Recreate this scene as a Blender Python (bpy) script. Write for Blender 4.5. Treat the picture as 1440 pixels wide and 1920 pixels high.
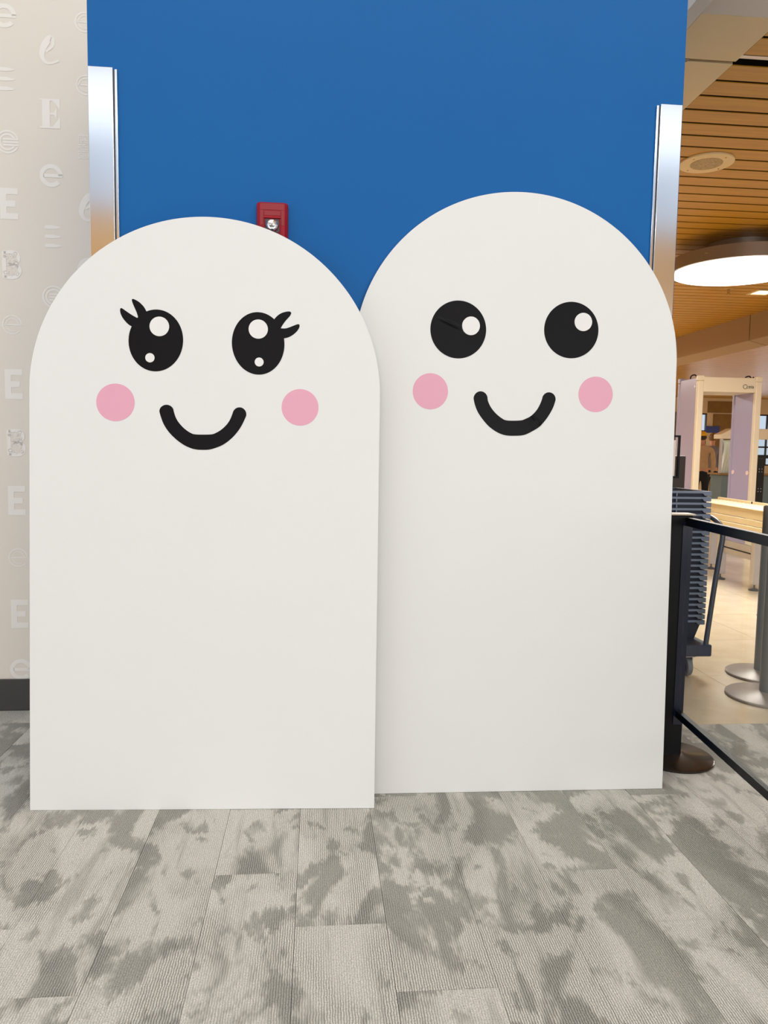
import bpy, bmesh, math, random
from mathutils import Vector, Matrix
random.seed(7)
PI = math.pi
scene = bpy.context.scene
C = scene.collection
for o in list(bpy.data.objects):
    bpy.data.objects.remove(o)

# ------------------------------------------------------------------ camera
CAM_H, YAW, PITCH, ROLL, FPX = 1.30, 5.2, 4.9, 0.96, 1387.0
cy, cp, cr = [math.radians(a) for a in (YAW, PITCH, ROLL)]
fw = Vector((math.sin(cy)*math.cos(cp), math.cos(cy)*math.cos(cp), -math.sin(cp)))
rt = Vector((math.cos(cy), -math.sin(cy), 0)); up = rt.cross(fw)
R_ = rt*math.cos(cr) + up*math.sin(cr); U_ = up*math.cos(cr) - rt*math.sin(cr)
cam = bpy.data.cameras.new('camera'); camo = bpy.data.objects.new('camera', cam); C.objects.link(camo)
m = Matrix.Identity(4)
for i in range(3):
    m[i][0], m[i][1], m[i][2] = R_[i], U_[i], -fw[i]
m[0][3], m[1][3], m[2][3] = 0, 0, CAM_H
camo.matrix_world = m
cam.sensor_fit = 'VERTICAL'; cam.sensor_height = 24; cam.lens = 24*FPX/1920; cam.clip_start = 0.05; cam.clip_end = 200
scene.camera = camo

# ------------------------------------------------------------------ world, daylight, exposure
vs = scene.view_settings
vs.view_transform = 'Standard'; vs.look = 'None'; vs.gamma = 1.0; vs.use_curve_mapping = False; vs.exposure = 0.07
w = bpy.data.worlds.new('sky'); scene.world = w; w.use_nodes = True
bg = w.node_tree.nodes['Background']; bg.inputs[0].default_value = (0.70, 0.82, 1.0, 1); bg.inputs[1].default_value = 0.9

def area(name, loc, rot, sx, sy, power, col=(1, 1, 1), shape='RECTANGLE'):
    l = bpy.data.lights.new(name, 'AREA'); l.shape = shape; l.size = sx; l.size_y = sy; l.energy = power; l.color = col
    o = bpy.data.objects.new(name, l); C.objects.link(o); o.location = loc; o.rotation_euler = rot
    return o
# daylight entering through the tall window of the left side wall; back window and skylight are added fill
area('daylight_side_window', (-5.9, -2.2, 3.2), (0, -PI/2, 0), 5.0, 8.0, 72, (0.97, 0.98, 1.0))
area('back_window_fill', (3.5, -7.95, 1.85), (PI/2, 0, 0), 12.0, 3.0, 292, (1.0, 0.99, 0.98))  # added behind the viewer as even frontal fill on the boards
area('skylight_fill', (1.5, -6.8, 6.58), (0, 0, 0), 13.0, 2.1, 62, (0.95, 0.98, 1.0))  # unseen strip added for the guards' white reflection and light from above
# daylight entering at the far windows of the hall
area('daylight_far_window', (13.6, 22.6, 1.9), (-PI/2, 0, 0), 4.0, 1.6, 14, (1, 0.98, 0.96))

# ------------------------------------------------------------------ materials
def lin(r, g, b):
    def f(c):
        c /= 255.0
        return c/12.92 if c <= 0.04045 else ((c+0.055)/1.055)**2.4
    return (f(r), f(g), f(b), 1)
MATS = {}
def mat(name, rgb, rough=0.5, metal=0.0, noise=0.0, nscale=8.0, bump=0.0, bscale=200.0, spec=0.5, emit=None, estr=0.0, trans=0.0):
    if name in MATS: return MATS[name]
    mm = bpy.data.materials.new(name); mm.use_nodes = True
    nt = mm.node_tree; b = nt.nodes['Principled BSDF']
    c = lin(*rgb)
    b.inputs['Base Color'].default_value = c; b.inputs['Roughness'].default_value = rough; b.inputs['Metallic'].default_value = metal
    b.inputs['Specular IOR Level'].default_value = spec
    if trans: b.inputs['Transmission Weight'].default_value = trans
    tc = nt.nodes.new('ShaderNodeTexCoord')
    if noise:
        n = nt.nodes.new('ShaderNodeTexNoise'); n.inputs['Scale'].default_value = nscale; n.inputs['Detail'].default_value = 4
        nt.links.new(tc.outputs['Object'], n.inputs['Vector'])
        rp = nt.nodes.new('ShaderNodeMapRange'); rp.inputs['From Min'].default_value = 0.3; rp.inputs['From Max'].default_value = 0.7
        rp.inputs['To Min'].default_value = 1-noise; rp.inputs['To Max'].default_value = 1+noise
        mx = nt.nodes.new('ShaderNodeVectorMath'); mx.operation = 'SCALE'; mx.inputs[0].default_value = c[:3]
        nt.links.new(n.outputs['Fac'], rp.inputs['Value']); nt.links.new(rp.outputs[0], mx.inputs['Scale']); nt.links.new(mx.outputs[0], b.inputs['Base Color'])
    if bump:
        n2 = nt.nodes.new('ShaderNodeTexNoise'); n2.inputs['Scale'].default_value = bscale; n2.inputs['Detail'].default_value = 2
        nt.links.new(tc.outputs['Object'], n2.inputs['Vector'])
        bp = nt.nodes.new('ShaderNodeBump'); bp.inputs['Strength'].default_value = bump; bp.inputs['Distance'].default_value = 0.002
        nt.links.new(n2.outputs['Fac'], bp.inputs['Height']); nt.links.new(bp.outputs[0], b.inputs['Normal'])
    if emit:
        b.inputs['Emission Color'].default_value = lin(*emit); b.inputs['Emission Strength'].default_value = estr
    MATS[name] = mm
    return mm

def nodes_mat(name):
    mm = bpy.data.materials.new(name); mm.use_nodes = True; MATS[name] = mm
    return mm, mm.node_tree, mm.node_tree.nodes['Principled BSDF']

M_WHITE = mat('white_foam_board', (234, 233, 230), 0.5, noise=0.006, nscale=3, spec=0.35)
M_EDGE = mat('board_edge', (240, 238, 234), 0.6)
M_VINYL = mat('black_vinyl', (14, 13, 16), 0.4, spec=0.14)
M_PINK = mat('pink_vinyl', (233, 170, 189), 0.45, spec=0.3)
M_HIGH = mat('white_vinyl', (238, 236, 232), 0.4, spec=0.35)
M_BLUE = mat('blue_paint', (18, 98, 166), 0.42, noise=0.02, nscale=2, bump=0.05, bscale=300, spec=0.16)
M_GREYWALL = mat('grey_vinyl_wall', (235, 227, 213), 0.35, noise=0.01, nscale=2, spec=0.4)
M_LETTER = mat('wall_letter_print', (245, 240, 231), 0.35, spec=0.4)
M_BASEB = mat('dark_grey_baseboard', (66, 64, 60), 0.55, noise=0.05)
M_RED = mat('red_plastic', (158, 14, 34), 0.4, spec=0.3)
M_BEIGEWALL = mat('beige_drywall', (226, 204, 166), 0.7, noise=0.015, nscale=3, bump=0.05)
M_WHITEWALL = mat('white_drywall', (214, 210, 205), 0.75, noise=0.01)
M_TANPANEL = mat('tan_fabric_panel', (158, 128, 94), 0.8, noise=0.06, nscale=60, bump=0.2, bscale=150)
M_DARK = mat('dark_gap', (26, 13, 7), 0.9)
M_BLACK = mat('black_powder_coat', (9, 9, 11), 0.42, spec=0.22)
M_NAVY_REFL = mat('navy_painted_reflection', (14, 18, 44), 0.2, spec=0.6)
M_BASEBLK = mat('bronze_black_base', (38, 30, 22), 0.22, spec=0.6, noise=0.15, nscale=6)
M_TRAY = mat('slate_tray_plastic', (122, 132, 150), 0.5, noise=0.04, nscale=12)
M_CART = mat('navy_cart_plastic', (58, 62, 76), 0.55, noise=0.05, nscale=15)
M_TUBE = mat('dark_grey_tube', (88, 90, 96), 0.35, metal=0.4)
M_RUBBER = mat('grey_rubber', (120, 122, 126), 0.7)
M_WHEELHUB = mat('navy_wheel', (22, 26, 60), 0.5)
M_GREYPOST = mat('grey_stanchion', (112, 112, 108), 0.4, metal=0.3)
M_GREYBASE = mat('grey_stanchion_base', (150, 138, 128), 0.42, metal=0.15, noise=0.05)
M_CREAM = mat('cream_enamel', (208, 188, 146), 0.4, noise=0.02)
M_ROLLER = mat('cream_roller', (232, 216, 184), 0.3)
M_STEEL = mat('galvanised_frame', (196, 190, 190), 0.35, metal=0.6, noise=0.04)
M_MAUVE = mat('mauve_detector_panel', (168, 160, 190), 0.3, spec=0.5)
M_DETBEIGE = mat('detector_cream_post', (228, 214, 188), 0.4)
M_BRONZE = mat('bronze_lamp_rim', (136, 120, 104), 0.4, metal=0.5)
M_LAMP = mat('lamp_diffuser', (255, 250, 235), 0.5, emit=(255, 250, 238), estr=3.0)
M_DOWN = mat('downlight_glow', (255, 250, 235), 0.5, emit=(255, 240, 205), estr=4.0)
M_SPEAKER = mat('speaker_cream', (224, 196, 146), 0.5)
M_GRILLE = mat('speaker_grille', (176, 150, 110), 0.7, noise=0.3, nscale=120)
M_BRASS = mat('brass', (196, 160, 96), 0.3, metal=0.8)
M_WOODDARK = mat('golden_brown_panel', (138, 104, 48), 0.45, noise=0.12, nscale=5)
M_WINFRAME = mat('bronze_window_frame', (58, 54, 50), 0.4, metal=0.3)
M_CURTAIN = mat('grey_curtain', (138, 126, 116), 0.85, noise=0.05)
M_BROWN = mat('dark_brown_laminate', (48, 32, 20), 0.45, noise=0.1, nscale=6)
M_PAPER = mat('sign_paper', (246, 232, 218), 0.6)
M_INK = mat('sign_ink', (196, 170, 156), 0.7)
M_TEAL = mat('grey_green_counter', (96, 112, 114), 0.5)
M_SHEET = mat('white_plastic_sheet', (232, 238, 230), 0.3, spec=0.6)
M_SKIN = mat('skin', (196, 140, 112), 0.6)
M_JACKET = mat('tan_jacket', (190, 158, 120), 0.85, noise=0.05, nscale=12)
M_TROUSER = mat('black_trousers', (20, 20, 22), 0.85)
M_SHOE = mat('shoe_brown', (52, 40, 32), 0.6)
M_CAP = mat('yellow_cap', (228, 178, 40), 0.8)
M_HAIR = mat('brown_hair', (120, 84, 44), 0.7, noise=0.2, nscale=40)
M_HAIRD = mat('dark_hair', (52, 36, 26), 0.7)
M_SHIRT = mat('grey_shirt', (120, 116, 120), 0.85)
M_CHROME = mat('clear_lens_reflector', (225, 228, 232), 0.12, metal=0.9)
M_BLUEPAINTSIGN = mat('blue_sign', (54, 76, 150), 0.5)
M_CABINET = mat('black_rack', (16, 13, 12), 0.45)
M_SCREW = mat('bright_screw', (220, 220, 224), 0.3, metal=0.6)
M_PINKLED = mat('pale_pink_lens', (240, 212, 208), 0.3, spec=0.5)
M_CEILW = mat('white_ceiling', (235, 233, 230), 0.85)
M_TANBRICK = mat('tan_back_wall', (240, 186, 116), 0.8, noise=0.05, nscale=3)
M_CAPTOP = mat('post_cap_tan', (196, 176, 150), 0.4)

# brushed stainless steel
mm, nt, b = nodes_mat('brushed_steel')
b.inputs['Base Color'].default_value = (0.80, 0.80, 0.81, 1); b.inputs['Metallic'].default_value = 1.0; b.inputs['Roughness'].default_value = 0.12
tc = nt.nodes.new('ShaderNodeTexCoord'); mp = nt.nodes.new('ShaderNodeMapping'); mp.inputs['Scale'].default_value = (3, 3, 400)
nz = nt.nodes.new('ShaderNodeTexNoise'); nz.inputs['Scale'].default_value = 3
mr = nt.nodes.new('ShaderNodeMapRange'); mr.inputs['To Min'].default_value = 0.09; mr.inputs['To Max'].default_value = 0.16
nt.links.new(tc.outputs['Object'], mp.inputs[0]); nt.links.new(mp.outputs[0], nz.inputs['Vector']); nt.links.new(nz.outputs['Fac'], mr.inputs['Value']); nt.links.new(mr.outputs[0], b.inputs['Roughness'])
M_BRUSHED = mm

# wooden ceiling slat with satin lacquer
mm, nt, b = nodes_mat('lacquered_wood_slat')
tc = nt.nodes.new('ShaderNodeTexCoord'); mp = nt.nodes.new('ShaderNodeMapping'); mp.inputs['Scale'].default_value = (1.0, 22, 22)
oi = nt.nodes.new('ShaderNodeObjectInfo'); ad = nt.nodes.new('ShaderNodeVectorMath'); ad.operation = 'ADD'
sc = nt.nodes.new('ShaderNodeMath'); sc.operation = 'MULTIPLY'; sc.inputs[1].default_value = 40
nz = nt.nodes.new('ShaderNodeTexNoise'); nz.inputs['Scale'].default_value = 2.2; nz.inputs['Detail'].default_value = 5
rp = nt.nodes.new('ShaderNodeValToRGB'); rp.color_ramp.elements[0].position = 0.3; rp.color_ramp.elements[0].color = lin(178, 126, 36)
rp.color_ramp.elements[1].position = 0.75; rp.color_ramp.elements[1].color = lin(198, 144, 46)
nt.links.new(oi.outputs['Random'], sc.inputs[0]); nt.links.new(tc.outputs['Object'], mp.inputs[0]); nt.links.new(mp.outputs[0], ad.inputs[0]); nt.links.new(sc.outputs[0], ad.inputs[1])
nt.links.new(ad.outputs[0], nz.inputs['Vector']); nt.links.new(nz.outputs['Fac'], rp.inputs[0]); nt.links.new(rp.outputs[0], b.inputs['Base Color'])
b.inputs['Roughness'].default_value = 0.3; b.inputs['Specular IOR Level'].default_value = 0.35
M_SLAT = mm

# polished beige floor tile
mm, nt, b = nodes_mat('polished_beige_tile')
tc = nt.nodes.new('ShaderNodeTexCoord'); oi = nt.nodes.new('ShaderNodeObjectInfo'); ad = nt.nodes.new('ShaderNodeVectorMath'); ad.operation = 'ADD'
sc = nt.nodes.new('ShaderNodeMath'); sc.operation = 'MULTIPLY'; sc.inputs[1].default_value = 40
nz = nt.nodes.new('ShaderNodeTexNoise'); nz.inputs['Scale'].default_value = 5; nz.inputs['Detail'].default_value = 6
rp = nt.nodes.new('ShaderNodeValToRGB'); rp.color_ramp.elements[0].position = 0.3; rp.color_ramp.elements[0].color = lin(216, 198, 168)
rp.color_ramp.elements[1].position = 0.7; rp.color_ramp.elements[1].color = lin(230, 214, 188)
nt.links.new(oi.outputs['Random'], sc.inputs[0]); nt.links.new(tc.outputs['Object'], ad.inputs[0]); nt.links.new(sc.outputs[0], ad.inputs[1])
nt.links.new(ad.outputs[0], nz.inputs['Vector']); nt.links.new(nz.outputs['Fac'], rp.inputs[0]); nt.links.new(rp.outputs[0], b.inputs['Base Color'])
b.inputs['Roughness'].default_value = 0.16
M_TILE = mm
M_GROUT = mat('grout', (150, 136, 118), 0.9)

# patterned loop-pile carpet plank: ribs run along the plank, blotches with edges broken up rib by rib
mm, nt, b = nodes_mat('ribbed_grey_carpet')
N = nt.nodes.new; L = nt.links.new
tc = N('ShaderNodeTexCoord'); oi = N('ShaderNodeObjectInfo'); sep = N('ShaderNodeSeparateXYZ'); geo = N('ShaderNodeNewGeometry'); L(geo.outputs['Position'], sep.inputs[0])
def mth(op, a, bv=None, c=None):
    n = N('ShaderNodeMath'); n.operation = op
    for i, v in enumerate((a, bv, c)):
        if v is None: continue
        if isinstance(v, (int, float)): n.inputs[i].default_value = v
        else: L(v, n.inputs[i])
    return n.outputs[0]
RIB = 0.0064
off = mth('MULTIPLY', mth('FLOOR', mth('MULTIPLY', oi.outputs['Random'], 3.0)), 7.3)
xs = mth('SNAP', mth('ADD', sep.outputs['X'], 10.0), RIB)
wn = N('ShaderNodeTexWhiteNoise'); wn.noise_dimensions = '2D'
ys = mth('SNAP', sep.outputs['Y'], 0.16)
cb = N('ShaderNodeCombineXYZ'); L(xs, cb.inputs[0]); L(ys, cb.inputs[1]); L(cb.outputs[0], wn.inputs['Vector'])
yj = mth('ADD', sep.outputs['Y'], mth('MULTIPLY', wn.outputs['Value'], 0.024))
cv = N('ShaderNodeCombineXYZ'); L(xs, cv.inputs[0]); L(yj, cv.inputs[1]); L(off, cv.inputs[2])
n3 = N('ShaderNodeTexNoise'); n3.inputs['Scale'].default_value = 270; n3.inputs['Detail'].default_value = 1; L(geo.outputs['Position'], n3.inputs['Vector'])
def patch(scale, sx, sy, locv, lo, hi, amp, det, rough, dist, dith):
    n = N('ShaderNodeTexNoise'); n.inputs['Scale'].default_value = scale; n.inputs['Detail'].default_value = det; n.inputs['Roughness'].default_value = rough; n.inputs['Distortion'].default_value = dist
    mp_ = N('ShaderNodeMapping'); mp_.inputs['Scale'].default_value = (sx, sy, 1.0); mp_.inputs['Location'].default_value = locv; L(cv.outputs[0], mp_.inputs[0]); L(mp_.outputs[0], n.inputs['Vector'])
    v = mth('ADD', n.outputs['Fac'], mth('MULTIPLY_ADD', n3.outputs['Fac'], dith, -dith/2))
    m_ = N('ShaderNodeMapRange'); m_.inputs['From Min'].default_value = lo; m_.inputs['From Max'].default_value = hi; m_.inputs['To Max'].default_value = amp; L(v, m_.inputs['Value'])
    return m_.outputs[0]
p1 = patch(3.3, 1.3, 0.8, (0, 0, 0), 0.495, 0.55, 1.0, 4.5, 0.56, 0.8, 0.10)
p2 = patch(10.0, 1.3, 0.75, (3, 5, 1), 0.575, 0.65, 0.9, 3.0, 0.5, 0.5, 0.12)
p3 = patch(8.0, 2.2, 0.25, (7, 2, 3), 0.58, 0.70, 0.6, 3.0, 0.6, 0.2, 0.18)
p4 = patch(3.0, 1.2, 0.7, (11, 4, 6), 0.47, 0.58, 1.0, 3.0, 0.5, 0.6, 0.1)
fac = mth('MAXIMUM', mth('MAXIMUM', p1, p2), p3)
# plank-wide tone and loop grain
mixc = N('ShaderNodeMix'); mixc.data_type = 'RGBA'; L(fac, mixc.inputs['Factor'])
mixc.inputs['A'].default_value = lin(214, 210, 200); mixc.inputs['B'].default_value = lin(168, 165, 156)
nw = N('ShaderNodeTexNoise'); nw.inputs['Scale'].default_value = 45; L(geo.outputs['Position'], nw.inputs['Vector'])
wv = mth('SINE', mth('MULTIPLY', mth('ADD', sep.outputs['X'], mth('MULTIPLY', nw.outputs['Fac'], 0.006)), 2*PI/RIB))
ribh = mth('MULTIPLY_ADD', wv, 0.5, 0.5)
grain = mth('MULTIPLY_ADD', n3.outputs['Fac'], 1.3, 0.35)
ribamp = mth('MULTIPLY_ADD', p4, 0.40, 0.28)
ribk = mth('SUBTRACT', 1.06, mth('MULTIPLY', mth('SUBTRACT', 1.0, mth('POWER', ribh, 0.6)), ribamp))
kk = mth('MULTIPLY', grain, ribk)
tone = mth('MULTIPLY_ADD', oi.outputs['Random'], 0.06, 0.97)
kk = mth('MULTIPLY', kk, tone)
vm = N('ShaderNodeVectorMath'); vm.operation = 'SCALE'; L(mixc.outputs['Result'], vm.inputs[0]); L(kk, vm.inputs['Scale']); L(vm.outputs[0], b.inputs['Base Color'])
bp = N('ShaderNodeBump'); bp.inputs['Strength'].default_value = 0.6; bp.inputs['Distance'].default_value = 0.002
L(mth('ADD', ribh, mth('MULTIPLY', n3.outputs['Fac'], 0.8)), bp.inputs['Height']); L(bp.outputs[0], b.inputs['Normal'])
b.inputs['Roughness'].default_value = 0.95; b.inputs['Specular IOR Level'].default_value = 0.1
M_CARPET = mm
M_SUBFLOOR = mat('subfloor', (96, 92, 86), 0.9)

# clear acrylic panel
mm, nt, b = nodes_mat('clear_panel')
nt.nodes.remove(b)
out = nt.nodes['Material Output']; tr = nt.nodes.new('ShaderNodeBsdfTransparent'); tr.inputs[0].default_value = (0.95, 0.96, 0.95, 1)
gl = nt.nodes.new('ShaderNodeBsdfGlossy'); gl.inputs['Roughness'].default_value = 0.03
lw = nt.nodes.new('ShaderNodeLayerWeight'); pw = nt.nodes.new('ShaderNodeMath'); pw.operation = 'POWER'; pw.inputs[1].default_value = 5.0
fr = nt.nodes.new('ShaderNodeMath'); fr.operation = 'MULTIPLY_ADD'; fr.inputs[1].default_value = 0.45; fr.inputs[2].default_value = 0.02; mx = nt.nodes.new('ShaderNodeMixShader')
nt.links.new(lw.outputs['Facing'], pw.inputs[0]); nt.links.new(pw.outputs[0], fr.inputs[0])
nt.links.new(fr.outputs[0], mx.inputs[0]); nt.links.new(tr.outputs[0], mx.inputs[1]); nt.links.new(gl.outputs[0], mx.inputs[2]); nt.links.new(mx.outputs[0], out.inputs[0])
M_GLASS = mm

# perforated red grille of the alarm
mm, nt, b = nodes_mat('red_perforated_grille')
tc = nt.nodes.new('ShaderNodeTexCoord'); vo = nt.nodes.new('ShaderNodeTexVoronoi'); vo.inputs['Scale'].default_value = 260; vo.inputs['Randomness'].default_value = 0.0
st = nt.nodes.new('ShaderNodeMath'); st.operation = 'GREATER_THAN'; st.inputs[1].default_value = 0.34
mixg = nt.nodes.new('ShaderNodeMix'); mixg.data_type = 'RGBA'; mixg.inputs['A'].default_value = lin(60, 6, 12); mixg.inputs['B'].default_value = lin(172, 34, 44)
nt.links.new(tc.outputs['Object'], vo.inputs['Vector']); nt.links.new(vo.outputs['Distance'], st.inputs[0]); nt.links.new(st.outputs[0], mixg.inputs['Factor']); nt.links.new(mixg.outputs['Result'], b.inputs['Base Color'])
M_REDGRILLE = mm

# ------------------------------------------------------------------ helpers
class MB:
    def __init__(self): self.bm = bmesh.new()
    def box(self, x0, x1, y0, y1, z0, z1):
        v = [self.bm.verts.new((x, y, z)) for z in (z0, z1) for y in (y0, y1) for x in (x0, x1)]
        for f in ((0, 2, 3, 1), (4, 5, 7, 6), (0, 1, 5, 4), (2, 6, 7, 3), (0, 4, 6, 2), (1, 3, 7, 5)):
            self.bm.faces.new([v[i] for i in f])
        return self
    def prism(self, poly, a0, a1, axis='y'):
        # polygon given in the two other axes (x,z for y; y,z for x; x,y for z), extruded a0..a1
        def p(q, a):
            return {'y': (q[0], a, q[1]), 'x': (a, q[0], q[1]), 'z': (q[0], q[1], a)}[axis]
        A = [self.bm.verts.new(p(q, a0)) for q in poly]; B = [self.bm.verts.new(p(q, a1)) for q in poly]
        self.bm.faces.new(A); self.bm.faces.new(B[::-1])
        n = len(poly)
        for i in range(n):
            self.bm.faces.new([A[i], B[i], B[(i+1) % n], A[(i+1) % n]])
        return self
    def lathe(self, prof, c=(0, 0, 0), seg=40, axis='z'):
        rings = []
        for r, h in prof:
            ring = []
            for k in range(seg):
                a = 2*PI*k/seg; x, y = r*math.cos(a), r*math.sin(a)
                q = {'z': (x, y, h), 'x': (h, x, y), 'y': (x, h, y)}[axis]
                ring.append(self.bm.verts.new((c[0]+q[0], c[1]+q[1], c[2]+q[2])))
            rings.append(ring)
        for i in range(len(rings)-1):
            for k in range(seg):
                self.bm.faces.new([rings[i][k], rings[i][(k+1) % seg], rings[i+1][(k+1) % seg], rings[i+1][k]])
        self.bm.faces.new(rings[0][::-1]); self.bm.faces.new(rings[-1])
        return self
    def tube(self, pts, r, seg=10):
        pts = [Vector(p) for p in pts]; rings = []
        t0 = (pts[1]-pts[0]).normalized(); n = t0.orthogonal().normalized()
        for i, p in enumerate(pts):
            t = (pts[min(i+1, len(pts)-1)]-pts[max(i-1, 0)]).normalized()
            n = (n - t*n.dot(t)).normalized(); bi = t.cross(n)
            rr = r[i] if isinstance(r, (list, tuple)) else r
            rings.append([self.bm.verts.new(p + (n*math.cos(2*PI*k/seg)+bi*math.sin(2*PI*k/seg))*rr) for k in range(seg)])
        for i in range(len(rings)-1):
            for k in range(seg):
                self.bm.faces.new([rings[i][k], rings[i][(k+1) % seg], rings[i+1][(k+1) % seg], rings[i+1][k]])
        self.bm.faces.new(rings[0][::-1]); self.bm.faces.new(rings[-1])
        return self
    def mesh(self, name, mt, smooth=True):
        bmesh.ops.recalc_face_normals(self.bm, faces=self.bm.faces)
        me = bpy.data.meshes.new(name); self.bm.to_mesh(me); self.bm.free()
        if smooth:
            me.shade_smooth(); me.set_sharp_from_angle(angle=math.radians(38))
        me.materials.append(mt)
        return me
    def build(self, name, mt, parent=None, loc=(0, 0, 0), bevel=0.0, smooth=True, segs=2):
        o = bpy.data.objects.new(name, self.mesh(name, mt, smooth)); C.objects.link(o); o.location = loc
        if parent: o.parent = parent
        if bevel:
            md = o.modifiers.new('bevel', 'BEVEL'); md.width = bevel; md.segments = segs; md.limit_method = 'ANGLE'; md.angle_limit = math.radians(40)
        return o
def link(name, me, parent=None, loc=(0, 0, 0), rot=(0, 0, 0)):
    o = bpy.data.objects.new(name, me); C.objects.link(o); o.location = loc; o.rotation_euler = rot
    if parent: o.parent = parent
    return o
def thing(name, label, cat, loc=(0, 0, 0), rot=(0, 0, 0), group=None):
    o = bpy.data.objects.new(name, None); C.objects.link(o); o.location = loc; o.rotation_euler = rot
    o.empty_display_size = 0.1; tag(o, label, cat, group)
    return o
def tag(o, label, cat=None, group=None):
    o['label'] = label
    if cat: o['category'] = cat
    if group: o['group'] = group
    return o
def struct(o, label=None):
    o['kind'] = 'structure'
    if label: o['label'] = label
    return o
def catmull(p, n=5, closed=False):
    out = []; k = len(p); rng = range(k if closed else k-1)
    for i in rng:
        g = lambda j: Vector(p[j % k]) if closed else Vector(p[max(0, min(k-1, j))])
        a, b_, c, d = g(i-1), g(i), g(i+1), g(i+2)
        for s in range(n):
            t = s/n
            out.append(tuple(0.5*((2*b_) + (c-a)*t + (2*a-5*b_+4*c-d)*t*t + (3*b_-a-3*c+d)*t**3)))
    if not closed: out.append(tuple(p[-1]))
    return out

# ------------------------------------------------------------------ the setting: floors
HC = 3.08           # slatted ceiling height
WB = 2.77           # front face of the blue wall
WL = 3.66           # grey lettered wall
struct(MB().box(-6.2, 17.2, -8.2, 23.2, -0.15, -0.010).build('floor', M_SUBFLOOR), 'patterned grey carpet planks meeting polished beige tiles')
FLOOR = bpy.data.objects['floor']
PW, PL = 0.25, 1.0
def plank_mesh(y0, y1):
    g = 0.0006; mb = MB(); z1 = 0.0
    mb.box(g, PW-g, g, (y1-y0)-g, -0.009, z1)
    return mb.mesh('carpet_plank', M_CARPET, smooth=False)
full = plank_mesh(0, PL); cache = {}
CARPET_END = 3.315
for k in range(-14, 15):
    x0 = -0.05 + PW*k
    y = 1.92 - 0.26*k
    y -= math.floor((y-(-1.2))/PL)*PL
    y -= PL
    while y < 4.0:
        end = WL - 0.012 if x0 < -0.85 else CARPET_END
        a, b_ = y, y + PL
        if b_ > -1.2 and a < end:
            if b_ > end:
                key = round(end-a, 4)
                me = cache.setdefault(key, None) or plank_mesh(0, key); cache[key] = me
            else: me = full
            link('carpet_plank', me, FLOOR, (x0, a, random.uniform(-0.0004, 0.0004)))
        y += PL
# polished tiles of the hall
TS = 0.80
tme = MB().box(0.0012, TS-0.0012, 0.0012, TS-0.0012, -0.009, 0.0).mesh('floor_tile', M_TILE, smooth=False)
for i in range(-1, 10):
    for j in range(0, 12):
        x, y = 2.30+TS*(i-0), 4.065-TS+TS*j
        if j == 0:
            link('floor_tile', MB().box(0.0012, TS-0.0012, CARPET_END+0.001-y, TS-0.0012, -0.009, 0).mesh('floor_tile', M_TILE, smooth=False), FLOOR, (x, y, 0))
        else: link('floor_tile', tme, FLOOR, (x, y, 0))
rest = MB()
for i in range(-1, 18):
    for j in range(0, 25):
        if i < 10 and j < 12: continue
        x, y = 2.30+TS*i, 4.065-TS+TS*j
        if x+TS > 17 or y > 22.9: continue
        rest.box(x+0.0012, x+TS-0.0012, max(y, CARPET_END)+0.0012, min(y+TS, 23.0)-0.0012, -0.009, 0)
o = rest.build('floor_tile_field', M_TILE, FLOOR, smooth=False); o['kind'] = 'stuff'

# ------------------------------------------------------------------ walls
CX0, CX1, TOP = -0.805, 1.346, 6.6
struct(MB().box(CX0, CX1, WB, WL-0.001, -0.009, 3.02).build('wall_front', M_BLUE, smooth=False), 'bright blue painted wall block behind the two white boards')
wl = struct(MB().box(-6.0, 1.469, WL, WL+0.15, -0.009, TOP).build('wall_left', M_GREYWALL, smooth=False), 'pale grey wall printed with faint letters, set back beside the blue wall')
struct(MB().box(-6.0, CX0, WL-0.012, WL, 0, 0.155).build('baseboard_left', M_BASEB, bevel=0.003), 'dark grey baseboard below the lettered wall')
# hall side wall behind the blue block, far right wall, far wall
struct(MB().box(CX1-0.15, CX1, WL+0.15, 23.0, -0.009, HC+0.3).build('wall_hall', M_BEIGEWALL, smooth=False), 'beige side wall of the screening hall')
struct(MB().box(17.0, 17.15, -8.0, 23.0, -0.009, TOP).build('wall_right', M_BEIGEWALL, smooth=False), 'beige far right wall')
# side wall at the left with a tall window opening
mb = MB(); mb.box(-6.15, -6.0, -8.0, WL+0.15, -0.009, 0.7); mb.box(-6.15, -6.0, -8.0, WL+0.15, 5.7, TOP); mb.box(-6.15, -6.0, -8.0, -6.3, 0.7, 5.7); mb.box(-6.15, -6.0, 1.9, WL+0.15, 0.7, 5.7)
struct(mb.build('wall_side', M_WHITEWALL, smooth=False))
mb = MB()
for y in (-6.3, -4.25, -2.2, -0.15, 1.86): mb.box(-6.1, -6.03, y-0.03, y+0.03, 0.7, 5.7)
for z in (0.73, 3.2, 5.67): mb.box(-6.1, -6.03, -6.3, 1.9, z-0.03, z+0.03)
struct(mb.build('window_1', M_WINFRAME, smooth=False), 'tall daylight window of the side wall')
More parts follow.
